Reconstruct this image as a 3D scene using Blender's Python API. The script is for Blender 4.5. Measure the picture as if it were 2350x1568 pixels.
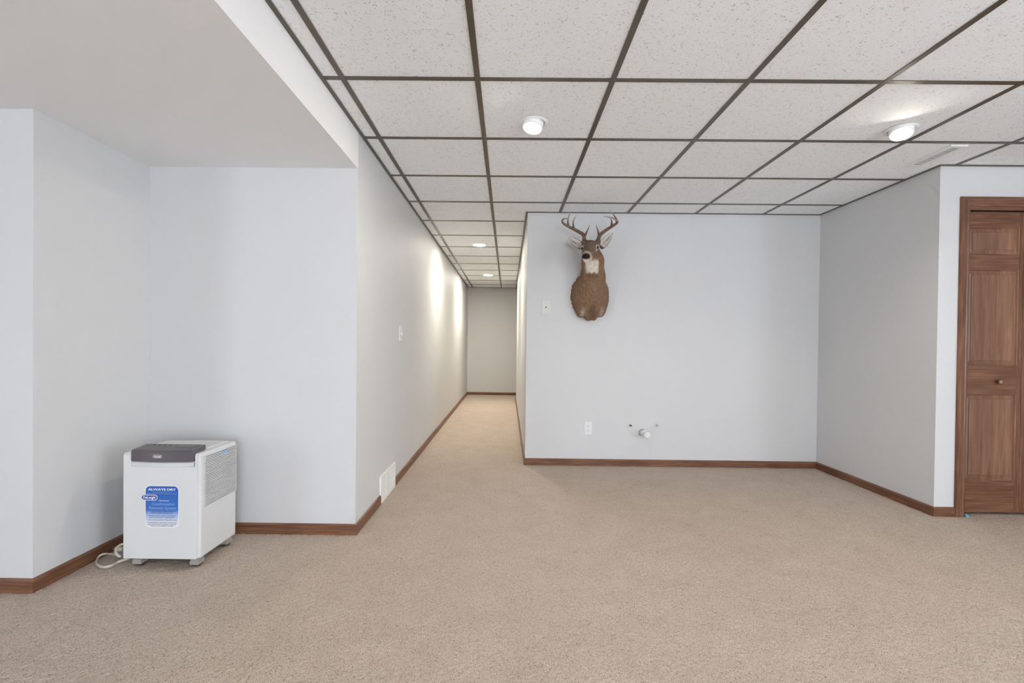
import bpy, bmesh, math, random
import numpy as np
from mathutils import Vector, Matrix

for _o in list(bpy.data.objects):
    bpy.data.objects.remove(_o, do_unlink=True)
random.seed(7)
rng = np.random.default_rng(11)
SC = bpy.context.scene
COL = SC.collection
PI = math.pi

# ------------------------------------------------------------------ camera
CAM_H = 1.1007
YAW, PITCH, ROLL = -0.0066, 0.0096, 0.011      # look right / look down / clockwise
FPX, CX, CY = 1069.6, 1157.92, 799.02          # focal length and principal point for 2350x1568
cd = bpy.data.cameras.new('camera')
cam = bpy.data.objects.new('camera', cd)
COL.objects.link(cam)
cd.sensor_fit = 'HORIZONTAL'
cd.sensor_width = 36.0
cd.lens = 36.0 * FPX / 2350.0
cd.shift_x = (1175.0 - CX) / 2350.0
cd.shift_y = (CY - 784.0) / 2350.0
cd.clip_start = 0.02
cd.clip_end = 100
_cy, _sy, _cp, _sp = math.cos(YAW), math.sin(YAW), math.cos(PITCH), math.sin(PITCH)
fwd = Vector((_sy * _cp, _cy * _cp, -_sp))
rgt = Vector((_cy, -_sy, 0))
upv = rgt.cross(fwd)
_cr, _sr = math.cos(ROLL), math.sin(ROLL)
# picture turned clockwise = camera turned counter-clockwise about its view axis
r2 = rgt * _cr + upv * _sr
u2 = -rgt * _sr + upv * _cr
cam.matrix_world = Matrix(((r2.x, u2.x, -fwd.x, 0), (r2.y, u2.y, -fwd.y, 0), (r2.z, u2.z, -fwd.z, CAM_H), (0, 0, 0, 1)))
SC.camera = cam

# ------------------------------------------------------------------ world, exposure
SC.view_settings.view_transform = 'Standard'
SC.view_settings.look = 'None'
SC.view_settings.gamma = 1.0
SC.view_settings.use_curve_mapping = False
SC.view_settings.exposure = 0.02
SKY_STRENGTH = 12.6
LAMP = 1.0            # scales all ceiling lamps
w = bpy.data.worlds.new('overcast_sky')
SC.world = w
w.use_nodes = True
bg = w.node_tree.nodes['Background']
bg.inputs[0].default_value = (0.80, 0.885, 1.0, 1)
bg.inputs[1].default_value = SKY_STRENGTH
try:
    SC.cycles.use_denoising = True
    SC.cycles.max_bounces = 8
    SC.cycles.diffuse_bounces = 6
    SC.cycles.glossy_bounces = 3
    SC.cycles.transmission_bounces = 2
    SC.cycles.use_adaptive_sampling = True
    SC.cycles.adaptive_threshold = 0.11
    SC.cycles.adaptive_min_samples = 10
    SC.cycles.caustics_reflective = False
    SC.cycles.caustics_refractive = False
    SC.cycles.sample_clamp_indirect = 8.0
except Exception:
    pass

# room dimensions (metres)
H = 2.290                 # suspended ceiling
T = 0.6096                # ceiling module
X0, Y0 = -0.7589, 2.1118  # one crossing of the ceiling grid
XL, YB = -0.860, 2.649    # hall left wall, alcove back wall
XA, YC = -2.048, 1.998    # alcove left wall, near left wall
ZS = 2.086                # soffit underside
XR, YW = 0.1696, 4.237    # hall right wall, back wall
XW, YD = 2.810, 3.070     # right wall, door wall
YE, YRE = 9.958, 8.902    # hall end, end of the hall right wall
RX0, RX1, RY0 = -5.0, 4.6, -5.0
FLO = -0.012              # floor under the pile

# ------------------------------------------------------------------ materials
def srgb(r, g, b):
    f = lambda c: (c / 255 / 12.92) if c / 255 <= 0.04045 else ((c / 255 + 0.055) / 1.055) ** 2.4
    return (f(r), f(g), f(b), 1)

def new_mat(name, col=(0.8, 0.8, 0.8, 1), rough=0.6, metal=0.0, spec=0.5):
    m = bpy.data.materials.new(name)
    m.use_nodes = True
    b = m.node_tree.nodes['Principled BSDF']
    b.inputs['Base Color'].default_value = col
    b.inputs['Roughness'].default_value = rough
    b.inputs['Metallic'].default_value = metal
    b.inputs['Specular IOR Level'].default_value = spec
    return m

def nodes(m):
    return m.node_tree.nodes, m.node_tree.links, m.node_tree.nodes['Principled BSDF']

def coords(m, scale=(1, 1, 1), kind='Object', rot=(0, 0, 0)):
    n, l, b = nodes(m)
    tc = n.new('ShaderNodeTexCoord'); mp = n.new('ShaderNodeMapping')
    mp.inputs['Scale'].default_value = scale
    mp.inputs['Rotation'].default_value = rot
    l.new(tc.outputs[kind], mp.inputs['Vector'])
    return mp.outputs['Vector']

def world_coords(m, scale=(1, 1, 1)):
    n, l, b = nodes(m)
    g = n.new('ShaderNodeNewGeometry'); mp = n.new('ShaderNodeMapping')
    mp.inputs['Scale'].default_value = scale
    l.new(g.outputs['Position'], mp.inputs['Vector'])
    return mp.outputs['Vector']

def noise(m, vec, scale, detail=2.0, rough=0.5, dist=0.0):
    n, l, b = nodes(m)
    t = n.new('ShaderNodeTexNoise')
    t.inputs['Scale'].default_value = scale
    t.inputs['Detail'].default_value = detail
    t.inputs['Roughness'].default_value = rough
    t.inputs['Distortion'].default_value = dist
    l.new(vec, t.inputs['Vector'])
    return t.outputs['Fac']

def ramp(m, fac, stops):
    n, l, b = nodes(m)
    r = n.new('ShaderNodeValToRGB')
    e = r.color_ramp.elements
    while len(e) < len(stops):
        e.new(0.5)
    for k, (p, c) in enumerate(stops):
        e[k].position = p; e[k].color = c
    l.new(fac, r.inputs[0])
    return r.outputs[0]

def mix(m, a, b_, fac, mode='MIX'):
    n, l, b = nodes(m)
    x = n.new('ShaderNodeMix'); x.data_type = 'RGBA'; x.blend_type = mode
    for sock, v in ((x.inputs[0], fac), (x.inputs[6], a), (x.inputs[7], b_)):
        if hasattr(v, 'is_linked') or hasattr(v, 'links'):
            l.new(v, sock)
        else:
            sock.default_value = v
    return x.outputs[2]

def bump(m, fac, strength, dist):
    n, l, b = nodes(m)
    t = n.new('ShaderNodeBump')
    t.inputs['Strength'].default_value = strength
    t.inputs['Distance'].default_value = dist
    l.new(fac, t.inputs['Height'])
    l.new(t.outputs['Normal'], b.inputs['Normal'])

def colour(m, sock):
    n, l, b = nodes(m)
    l.new(sock, b.inputs['Base Color'])

def paint(name, col, spec=0.25, rough=0.55):
    m = new_mat(name, col, rough, 0, spec)
    v = world_coords(m)
    f = noise(m, v, 300, 0, 0.5)
    big = noise(m, v, 1.7, 0, 0.5)
    a = tuple(c * 0.975 for c in col[:3]) + (1,)
    colour(m, mix(m, col, a, big))
    bump(m, f, 0.16, 0.0012)
    return m

M = {}
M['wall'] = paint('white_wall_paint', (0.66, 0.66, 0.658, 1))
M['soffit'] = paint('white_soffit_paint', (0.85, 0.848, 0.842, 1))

def wood(name, dark, light, axis, scale=1.0, rough=0.36, streak=1.0, staves=False):
    """grain runs along the given axis (0 x, 1 y, 2 z)"""
    m = new_mat(name, light, rough, 0, 0.4)
    s = [9.0 * scale, 9.0 * scale, 9.0 * scale]
    s[axis] = 0.7 * scale
    v = world_coords(m, tuple(s))
    g1 = noise(m, v, 3.2, 4, 0.6, 1.1)
    s2 = [70.0 * scale] * 3
    s2[axis] = 2.2 * scale
    g2 = noise(m, world_coords(m, tuple(s2)), 2.0, 3, 0.6)
    c1 = ramp(m, g1, [(0.30, dark), (0.68, light)])
    d2 = tuple(c * 0.62 for c in dark[:3]) + (1,)
    f2 = ramp(m, g2, [(0.40, (0.55 * streak,) * 3 + (1,)), (0.60, (0, 0, 0, 1))])
    col = mix(m, c1, d2, f2)
    if staves:
        n, l, bs = nodes(m)
        sp = n.new('ShaderNodeSeparateXYZ'); l.new(world_coords(m, (13.0, 1, 1)), sp.inputs[0])
        fl = n.new('ShaderNodeMath'); fl.operation = 'FLOOR'; l.new(sp.outputs[0], fl.inputs[0])
        wn = n.new('ShaderNodeTexWhiteNoise'); wn.noise_dimensions = '1D'; l.new(fl.outputs[0], wn.inputs['W'])
        col = mix(m, col, ramp(m, wn.outputs['Value'], [(0.0, (0.72, 0.70, 0.68, 1)), (1.0, (1.15, 1.15, 1.13, 1))]), 1.0, 'MULTIPLY')
    colour(m, col)
    bump(m, g2, 0.05, 0.0003)
    return m

WD, WL = srgb(104, 66, 46), srgb(146, 104, 78)
M['wood_x'] = wood('stained_wood_across', WD, WL, 0)
M['wood_y'] = wood('stained_wood_lengthwise', WD, WL, 1)
M['wood_z'] = wood('stained_wood_upright', WD, WL, 2)
M['panel_z'] = wood('stained_wood_panel', srgb(122, 86, 66), srgb(156, 116, 92), 2, 0.8, 0.36, 0.5, True)
M['dark_gap'] = new_mat('dark_gap', (0.012, 0.012, 0.012, 1), 0.8)
M['grid'] = new_mat('bronze_grid_metal', srgb(92, 82, 70), 0.30, 0.2, 0.5)

def tile_mat():
    m = new_mat('mineral_fibre_tile', (0.86, 0.855, 0.84, 1), 0.9, 0, 0.1)
    v = world_coords(m)
    vs = world_coords(m, (0.6, 1.0, 1.0))
    a = noise(m, vs, 215, 2.0, 0.6, 0.8)
    b = noise(m, v, 45, 1.0, 0.5)
    n, l, bs = nodes(m)
    mul = n.new('ShaderNodeMath'); mul.operation = 'MULTIPLY_ADD'
    l.new(b, mul.inputs[0]); mul.inputs[1].default_value = 0.30
    l.new(a, mul.inputs[2])
    spots = ramp(m, mul.outputs[0], [(0.470, (0, 0, 0, 1)), (0.525, (1, 1, 1, 1))])
    base = mix(m, (0.925, 0.945, 0.96, 1), (0.90, 0.92, 0.935, 1), b)
    colour(m, mix(m, (0.50, 0.48, 0.45, 1), base, spots))
    bump(m, spots, 0.5, 0.0015)
    return m
M['tile'] = tile_mat()

def carpet_mat():
    m = new_mat('beige_carpet', srgb(190, 170, 152), 0.95, 0, 0.05)
    v = world_coords(m)
    fine = noise(m, v, 250, 2.0, 0.6)
    grain = noise(m, v, 420, 2.0, 0.6)
    med = noise(m, v, 70, 2.0, 0.55)
    big = noise(m, v, 5.0, 3.0, 0.55)
    A, B, D = (0.60, 0.512, 0.437, 1), (0.54, 0.459, 0.388, 1), (0.22, 0.155, 0.11, 1)
    base = mix(m, A, B, ramp(m, big, [(0.35, (0, 0, 0, 1)), (0.70, (1, 1, 1, 1))]))
    base = mix(m, base, (0.49, 0.405, 0.335, 1), ramp(m, med, [(0.52, (0, 0, 0, 1)), (0.74, (0.8,) * 3 + (1,))]))
    base = mix(m, base, (0.43, 0.35, 0.285, 1), ramp(m, grain, [(0.48, (0, 0, 0, 1)), (0.66, (0.85,) * 3 + (1,))]))
    colour(m, mix(m, base, D, ramp(m, fine, [(0.545, (0, 0, 0, 1)), (0.67, (1,) * 3 + (1,))])))
    return m
M['carpet'] = carpet_mat()

M['plastic'] = new_mat('white_plastic', (0.68, 0.68, 0.675, 1), 0.38, 0, 0.4)
M['plastic_bright'] = new_mat('bright_white_plastic', (0.78, 0.78, 0.775, 1), 0.35, 0, 0.4)
M['plastic_grey'] = new_mat('light_grey_plastic', (0.62, 0.62, 0.615, 1), 0.4, 0, 0.4)
M['ivory'] = new_mat('ivory_plate', (0.70, 0.70, 0.66, 1), 0.45, 0, 0.4)
M['charcoal'] = new_mat('charcoal_plastic', srgb(92, 86, 90), 0.30, 0, 0.5)
M['charcoal_top'] = new_mat('speckled_charcoal_plastic', srgb(112, 110, 110), 0.5, 0, 0.4)
M['caster'] = new_mat('grey_caster_plastic', srgb(160, 152, 145), 0.5)
M['rubber'] = new_mat('dark_rubber', srgb(70, 62, 56), 0.7)
M['cord'] = new_mat('beige_cord', srgb(205, 198, 184), 0.5)
M['steel'] = new_mat('bright_steel', (0.75, 0.74, 0.72, 1), 0.25, 1.0)
M['copper'] = new_mat('copper_pipe', srgb(150, 104, 78), 0.4, 0.9)
M['pvc'] = new_mat('white_pvc', (0.84, 0.84, 0.82, 1), 0.4, 0, 0.4)
M['slot'] = new_mat('dark_slot', (0.05, 0.048, 0.045, 1), 0.7)
M['shade_grey'] = new_mat('grille_backing', (0.10, 0.10, 0.10, 1), 0.7)
M['vent'] = new_mat('white_enamel', (0.86, 0.86, 0.84, 1), 0.4, 0, 0.4)
M['brass'] = new_mat('antique_brass', srgb(150, 120, 92), 0.38, 0.6)
M['blue_scrap'] = new_mat('pale_blue_scrap', srgb(110, 165, 185), 0.6)
M['ink_white'] = new_mat('white_ink', (0.85, 0.85, 0.87, 1), 0.5)
M['ink_pale'] = new_mat('pale_blue_ink', srgb(150, 175, 220), 0.5)
M['ink_navy'] = new_mat('navy_ink', srgb(30, 60, 110), 0.5)
M['ink_blue'] = new_mat('blue_ink', srgb(35, 70, 150), 0.5)

def emit(name, col, strength):
    m = bpy.data.materials.new(name); m.use_nodes = True
    b = m.node_tree.nodes['Principled BSDF']
    b.inputs['Base Color'].default_value = (0.8, 0.8, 0.8, 1)
    b.inputs['Emission Color'].default_value = col
    b.inputs['Emission Strength'].default_value = strength
    return m

# ------------------------------------------------------------------ mesh helpers
def link(o, parent=None):
    COL.objects.link(o)
    if parent is not None:
        o.parent = parent
    return o

def world_loc(o):
    v = Vector((0, 0, 0))
    while o is not None:
        v += o.location
        o = o.parent
    return v

def tag(o, label=None, cat=None, group=None, kind=None):
    if label: o['label'] = label
    if cat: o['category'] = cat
    if group: o['group'] = group
    if kind: o['kind'] = kind
    return o

def empty(name, loc):
    o = bpy.data.objects.new(name, None)
    o.empty_display_size = 0.1
    o.location = loc
    return link(o)

class MB:
    """collects faces in world coordinates"""
    def __init__(s):
        s.v = []; s.f = []; s.sm = []
    def add(s, vs, fs, smooth=False):
        k = len(s.v)
        s.v += [tuple(p) for p in vs]
        for f in fs:
            s.f.append([i + k for i in f]); s.sm.append(smooth)
        return s
    def box(s, x0, x1, y0, y1, z0, z1):
        v = [(x, y, z) for z in (z0, z1) for y in (y0, y1) for x in (x0, x1)]
        return s.add(v, [(0, 2, 3, 1), (4, 5, 7, 6), (0, 1, 5, 4), (2, 6, 7, 3), (0, 4, 6, 2), (1, 3, 7, 5)])
    def prism(s, poly, z0, z1):
        """poly: counter-clockwise xy"""
        n = len(poly)
        v = [(x, y, z0) for x, y in poly] + [(x, y, z1) for x, y in poly]
        return s.add(v, [tuple(range(n - 1, -1, -1)), tuple(range(n, 2 * n))] + [(i, (i + 1) % n, n + (i + 1) % n, n + i) for i in range(n)])
    def rings(s, rs, cap0=True, cap1=True, smooth=True):
        n = len(rs[0]); k = len(s.v)
        for r in rs:
            s.v += [tuple(p) for p in r]
        for a in range(len(rs) - 1):
            for i in range(n):
                j = (i + 1) % n
                s.f.append([k + a * n + i, k + a * n + j, k + (a + 1) * n + j, k + (a + 1) * n + i]); s.sm.append(smooth)
        if cap0:
            s.f.append([k + i for i in range(n - 1, -1, -1)]); s.sm.append(False)
        if cap1:
            s.f.append([k + (len(rs) - 1) * n + i for i in range(n)]); s.sm.append(False)
        return s
    def lathe(s, c, axis, prof, n=24, smooth=True, cap0=True, cap1=True):
        """prof: (distance along axis, radius)"""
        ax = Vector(axis).normalized()
        t = Vector((0, 0, 1)) if abs(ax.z) < 0.9 else Vector((1, 0, 0))
        a = ax.cross(t).normalized(); b = ax.cross(a)
        rs = []
        for d, r in prof:
            rs.append([Vector(c) + ax * d + (a * math.cos(2 * PI * i / n) + b * math.sin(2 * PI * i / n)) * r for i in range(n)])
        return s.rings(rs, cap0, cap1, smooth)
    def tube(s, pts, rad, n=10, flat=(1, 1)):
        """swept tube; rad one value or a list; flat scales side / up"""
        P = [Vector(p) for p in pts]
        R = rad if isinstance(rad, (list, tuple)) else [rad] * len(P)
        rs = []
        prev = None
        for i, p in enumerate(P):
            t = (P[min(i + 1, len(P) - 1)] - P[max(i - 1, 0)]).normalized()
            if prev is None:
                u = Vector((0, 0, 1)) if abs(t.z) < 0.9 else Vector((0, 1, 0))
            else:
                u = prev
            u = (u - t * u.dot(t)).normalized()
            prev = u
            sd = t.cross(u)
            rs.append([p + (sd * math.cos(2 * PI * k / n) * flat[0] + u * math.sin(2 * PI * k / n) * flat[1]) * R[i] for k in range(n)])
        return s.rings(rs)
    def build(s, name, mat, parent=None, bevel=0, seg=2):
        o0 = world_loc(parent) if parent is not None else Vector((0, 0, 0))
        me = bpy.data.meshes.new(name)
        me.from_pydata([tuple(Vector(p) - o0) for p in s.v], [], s.f)
        me.polygons.foreach_set('use_smooth', s.sm)
        bm = bmesh.new(); bm.from_mesh(me)
        bmesh.ops.recalc_face_normals(bm, faces=bm.faces)
        if bevel:
            es = [e for e in bm.edges if len(e.link_faces) == 2 and e.calc_face_angle(0) > 0.6]
            bmesh.ops.bevel(bm, geom=es, offset=bevel, segments=seg, profile=0.6, affect='EDGES')
        bm.to_mesh(me); bm.free()
        me.materials.append(M[mat] if isinstance(mat, str) else mat)
        o = bpy.data.objects.new(name, me)
        return link(o, parent)

def catmull(pts, n=6):
    P = [np.array(p, float) for p in pts]
    out = []
    for i in range(len(P) - 1):
        p0, p1, p2, p3 = P[max(i - 1, 0)], P[i], P[i + 1], P[min(i + 2, len(P) - 1)]
        for k in range(n):
            t = k / n
            out.append(0.5 * ((2 * p1) + (-p0 + p2) * t + (2 * p0 - 5 * p1 + 4 * p2 - p3) * t * t + (-p0 + 3 * p1 - 3 * p2 + p3) * t ** 3))
    out.append(P[-1])
    return out

def struct(name, mb, mat, **k):
    return tag(mb.build(name, mat, None, **k), kind='structure')

# ------------------------------------------------------------------ the room shell
TH = 0.10
ZB, ZT = FLO - 0.05, H + 0.10
def wall(name, poly, z0=ZB, z1=ZT, mat='wall'):
    return struct(name, MB().prism(poly, z0, z1), mat)

floor = struct('floor', MB().box(RX0 - TH, RX1 + TH, RY0 - TH, YE + TH, FLO - 0.05, FLO), 'carpet')
wall('wall_near_left', [(RX0, YC), (XA, YC), (XA - TH, YC + TH), (RX0, YC + TH)])
wall('wall_alcove_left', [(XA - TH, YC + TH), (XA, YC), (XA, YB), (XA - TH, YB + TH)])
wall('wall_alcove_back', [(XA, YB), (XL, YB), (XL - TH, YB + TH), (XA - TH, YB + TH)])
wall('wall_hall_left', [(XL - TH, YB + TH), (XL, YB), (XL, YE), (XL - TH, YE + TH)])
wall('wall_hall_end', [(XL, YE), (1.6, YE), (1.7, YE + TH), (XL - TH, YE + TH)])
wall('wall_hall_right', [(XR, YW), (XR + TH, YW + TH), (XR + TH, YRE - TH), (XR, YRE)])
wall('wall_hall_turn', [(XR, YRE), (XR + TH, YRE - TH), (1.6, YRE - TH), (1.6, YRE)])
wall('wall_hall_far_right', [(1.6, YRE - TH), (1.7, YRE - TH), (1.7, YE + TH), (1.6, YE)])
wall('wall_back', [(XR, YW), (XW, YW), (XW + TH, YW + TH), (XR + TH, YW + TH)])
wall('wall_right', [(XW, YD), (XW + TH, YD + TH), (XW + TH, YW + TH), (XW, YW)])
# wall with the closet door: left of, above and right of the opening
DX0, DX1, DZ = 3.000, 3.806, 2.030      # clear opening in the wall
b = MB()
b.prism([(XW, YD), (DX0 - 0.02, YD), (DX0 - 0.02, YD + TH), (XW + TH, YD + TH)], ZB, ZT)
b.box(DX0 - 0.02, DX1 + 0.02, YD, YD + TH, DZ + 0.02, ZT)
b.box(DX1 + 0.02, RX1, YD, YD + TH, ZB, ZT)
struct('wall_door', b, 'wall')
struct('wall_closet', MB().box(DX0 - 0.1, DX1 + 0.1, YD + 0.6, YD + 0.65, ZB, ZT).box(DX0 - 0.12, DX0 - 0.1, YD + TH, YD + 0.65, ZB, ZT).box(DX1 + 0.1, DX1 + 0.12, YD + TH, YD + 0.65, ZB, ZT), 'wall')
# room behind the camera, with assumed, unseen windows
WIN_REAR = [(0.1, 3.1)]
WR0, WR1 = -2.5, -0.5      # unseen window added in the right wall, for light from that side
WZ0, WZ1 = 0.04, 1.96
b = MB()
b.box(RX1, RX1 + TH, RY0 - TH, WR0, ZB, ZT).box(RX1, RX1 + TH, WR1, YD + TH, ZB, ZT)
b.box(RX1, RX1 + TH, WR0, WR1, ZB, WZ0).box(RX1, RX1 + TH, WR0, WR1, WZ1, ZT)
struct('wall_room_right', b, 'wall')
b = MB()
xs = [RX0 - TH] + [x for ww in WIN_REAR for x in ww] + [RX1]
for i in range(0, len(xs), 2):
    b.box(xs[i], xs[i + 1], RY0 - TH, RY0, ZB, ZT)
for a, c in WIN_REAR:
    b.box(a, c, RY0 - TH, RY0, ZB, WZ0).box(a, c, RY0 - TH, RY0, WZ1, ZT)
struct('wall_room_rear', b, 'wall')
PW0, PW1 = -3.2, -1.7
b = MB()
b.box(RX0 - TH, RX0, RY0, PW0, ZB, ZT).box(RX0 - TH, RX0, PW1, YC + TH, ZB, ZT)
b.box(RX0 - TH, RX0, PW0, PW1, 2.03, ZT)
struct('wall_room_left', b, 'wall')
nwin = 0
for a, c in WIN_REAR:
    nwin += 1
    b = MB()
    for x in (a, (a + c) / 2 - 0.025, c - 0.05):
        b.box(x, x + 0.05, RY0 - 0.08, RY0 - 0.02, WZ0, WZ1)
    b.box(a, c, RY0 - 0.08, RY0 - 0.02, WZ0, WZ0 + 0.05).box(a, c, RY0 - 0.08, RY0 - 0.02, WZ1 - 0.05, WZ1)
    struct('window_%d' % nwin, b, 'plastic_bright')
b = MB()
for y in (PW0, (PW0 + PW1) / 2 - 0.04, PW1 - 0.07):
    b.box(RX0 - 0.08, RX0 - 0.02, y, y + 0.07, 0.0, 2.03)
b.box(RX0 - 0.08, RX0 - 0.02, PW0, PW1, 0.0, 0.08).box(RX0 - 0.08, RX0 - 0.02, PW0, PW1, 1.96, 2.03)
struct('window_%d' % (nwin + 1), b, 'plastic_bright')
b = MB()
for y in (WR0, (WR0 + WR1) / 2 - 0.025, WR1 - 0.05):
    b.box(RX1 + 0.02, RX1 + 0.08, y, y + 0.05, WZ0, WZ1)
b.box(RX1 + 0.02, RX1 + 0.08, WR0, WR1, WZ0, WZ0 + 0.05).box(RX1 + 0.02, RX1 + 0.08, WR0, WR1, WZ1 - 0.05, WZ1)
struct('window_%d' % (nwin + 2), b, 'plastic_bright')  # frame of the added right-hand window, out of view
def portal(name, loc, rot, sx, sy):
    ld = bpy.data.lights.new(name, 'AREA'); ld.shape = 'RECTANGLE'; ld.size = sx; ld.size_y = sy
    ld.cycles.is_portal = True
    o = bpy.data.objects.new(name, ld); o.location = loc; o.rotation_euler = rot
    link(o)
for a, c in WIN_REAR:
    portal('daylight_portal', ((a + c) / 2, RY0 - 0.09, (WZ0 + WZ1) / 2), (PI / 2, 0, 0), c - a, WZ1 - WZ0)
portal('daylight_portal', (RX1 + 0.09, (WR0 + WR1) / 2, (WZ0 + WZ1) / 2), (PI / 2, 0, PI / 2), WR1 - WR0, WZ1 - WZ0)
portal('daylight_portal', (RX0 - 0.09, (PW0 + PW1) / 2, 1.015), (PI / 2, 0, -PI / 2), PW1 - PW0, 2.03)

# soffit (lowered plaster box over the left side)
struct('ceiling_soffit', MB().box(RX0, XL, RY0, YB, ZS, ZT), 'soffit')

# ------------------------------------------------------------------ suspended ceiling
ceiling = struct('ceiling', MB().box(RX0 - TH, RX1 + TH, RY0 - TH, YE + TH, ZT, ZT + 0.08)
                 .box(XL, RX1, RY0, Y0 - 2 * T, H + 0.004, H + 0.02), 'tile')
colsX = [X0 + T * k for k in range(-1, 9)]
rowsY = [Y0 + T * k for k in range(-2, 14)]
REG = [(XL, XR, YW, YE), (XL, XW, Y0 - 2 * T, YW), (XW, RX1, Y0 - 2 * T, YD)]
def regions_clip(x0, x1, y0, y1):
    """ceiling pieces of one cell, L shapes kept as one polygon list"""
    out = []
    for a, b_, c, d in REG:
        X_0, X_1, Y_0, Y_1 = max(x0, a), min(x1, b_), max(y0, c), min(y1, d)
        if X_1 - X_0 > 0.004 and Y_1 - Y_0 > 0.004:
            out.append((X_0, X_1, Y_0, Y_1))
    return out
tile_cache = {}
def add_tile(x0, x1, y0, y1):
    key = (round(x1 - x0, 4), round(y1 - y0, 4))
    if key not in tile_cache:
        mb = MB().box(-key[0] / 2, key[0] / 2, -key[1] / 2, key[1] / 2, 0, 0.014)
        o = mb.build('ceiling_tile', 'tile')
        o.parent = ceiling
        tile_cache[key] = o.data
    else:
        o = link(bpy.data.objects.new('ceiling_tile', tile_cache[key]), ceiling)
    o.location = ((x0 + x1) / 2, (y0 + y1) / 2, H + 0.0035 + random.uniform(0, 0.0008))
G2 = 0.002
edgesX = [XL] + [x for x in colsX if x > XL + 0.01] + [RX1]
edgesY = rowsY + [YE]
for i in range(len(edgesX) - 1):
    for j in range(len(edgesY) - 1):
        for (a, b_, c, d) in regions_clip(edgesX[i], edgesX[i + 1], edgesY[j], edgesY[j + 1]):
            if (b_ - a) < 0.03 or (d - c) < 0.03:
                continue
            add_tile(a + G2, b_ - G2, c + G2, d - G2)
GW = 0.0125
bar_cache = {}
def add_bar(x0, x1, y0, y1, z=H):
    key = (round(x1 - x0, 4), round(y1 - y0, 4))
    if key not in bar_cache:
        o = MB().box(-key[0] / 2, key[0] / 2, -key[1] / 2, key[1] / 2, 0, 0.0034).build('grid_bar', 'grid')
        o.parent = ceiling
        bar_cache[key] = o.data
    else:
        o = link(bpy.data.objects.new('grid_bar', bar_cache[key]), ceiling)
    o.location = ((x0 + x1) / 2, (y0 + y1) / 2, z)
for x in colsX:
    if x < XL + 0.01 or x > RX1 - 0.05:
        continue
    yend = YE if x < XR else (YW if x < XW else YD)
    add_bar(x - GW, x + GW, Y0 - 2 * T, yend - 0.002)
for y in rowsY[:-1]:
    xend = XR if y > YW else (XW if y > YD else RX1)
    xs = [XL] + [x for x in colsX if XL + 0.01 < x < xend - 0.01] + [xend]
    for a, b_ in zip(xs[:-1], xs[1:]):
        a2 = a + (GW if a > XL else 0.0); b2 = b_ - (GW if b_ < xend else 0.0)
        add_bar(a2 + 0.0005, b2 - 0.0005, y - GW, y + GW, H + 0.0002)
AW = 0.019
def wall_angle(poly):
    MB().prism(poly, H - 0.0012, H + 0.0028).build('wall_angle', 'grid', ceiling)
wall_angle([(XL, Y0 - 2 * T), (XL + AW, Y0 - 2 * T), (XL + AW, YE - AW), (XL, YE)])
wall_angle([(XL, YE), (XL + AW, YE - AW), (1.6, YE - AW), (1.6, YE)])
wall_angle([(XR, YW), (XR, YRE), (XR - AW, YRE), (XR - AW, YW - AW)])
wall_angle([(XR, YW), (XR - AW, YW - AW), (XW - AW, YW - AW), (XW, YW)])
wall_angle([(XW, YW), (XW - AW, YW - AW), (XW - AW, YD - AW), (XW, YD)])
wall_angle([(XW, YD), (XW - AW, YD - AW), (RX1, YD - AW), (RX1, YD)])

# ------------------------------------------------------------------ carpet pile (relief of tufts, one piece)
def pile(x0, x1, y0, y1, sx, sy, amp):
    nx, ny = int((x1 - x0) / sx) + 1, int((y1 - y0) / sy) + 1
    X, Y = np.meshgrid(np.linspace(x0, x1, nx), np.linspace(y0, y1, ny))
    h = rng.random((ny, nx))
    h2 = rng.random((ny // 3 + 2, nx // 3 + 2)).repeat(3, 0).repeat(3, 1)[:ny, :nx]
    Z = (h - 0.75) * amp + (h2 - 0.5) * amp * 0.12
    X = X + (rng.random((ny, nx)) - 0.5) * sx * 0.8
    Y = Y + (rng.random((ny, nx)) - 0.5) * sy * 0.8
    Z[0, :] = Z[-1, :] = Z[:, 0] = Z[:, -1] = -0.008      # the rim dips under its neighbour
    V = np.stack([X, Y, Z], -1).reshape(-1, 3)
    idx = np.arange(nx * ny).reshape(ny, nx)
    F = np.stack([idx[:-1, :-1], idx[:-1, 1:], idx[1:, 1:], idx[1:, :-1]], -1).reshape(-1, 4)
    return V, F
VV, FF, k = [], [], 0
for args in ((-3.0, 3.9, 0.5, 1.42, 0.012, 0.012, 0.005), (-3.0, XA + 0.01, 1.42, YC + 0.01, 0.005, 0.005, 0.0036),
             (XA + 0.01, XL + 0.01, 1.42, YB + 0.01, 0.005, 0.005, 0.0036), (XL + 0.01, XW + 0.01, 1.42, YD + 0.02, 0.005, 0.005, 0.0036),
             (XW + 0.01, 3.9, 1.42, YD + 0.12, 0.005, 0.005, 0.0036), (XL - 0.005, XW + 0.01, YD + 0.02, YW + 0.01, 0.006, 0.006, 0.0036),
             (XL - 0.005, XR + 0.01, YW + 0.01, YE, 0.009, 0.012, 0.005), (XR + 0.01, 1.6, YRE, YE, 0.02, 0.02, 0.008)):
    x0, x1, y0, y1 = args[:4]
    V, F = pile(x0 - 0.014, x1 + 0.014, y0 - 0.018, y1 + 0.018, *args[4:])      # patches overlap so that no joint shows
    VV.append(V); FF.append(F + k); k += len(V)
V = np.concatenate(VV); F = np.concatenate(FF)
me = bpy.data.meshes.new('carpet_pile')
me.vertices.add(len(V)); me.vertices.foreach_set('co', V.astype(np.float32).ravel())
me.loops.add(F.size); me.loops.foreach_set('vertex_index', F.astype(np.int32).ravel())
me.polygons.add(len(F)); me.polygons.foreach_set('loop_start', np.arange(0, F.size, 4, dtype=np.int32))
me.polygons.foreach_set('use_smooth', np.ones(len(F), dtype=bool))
me.update(calc_edges=True)
me.materials.append(M['carpet'])
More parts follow.
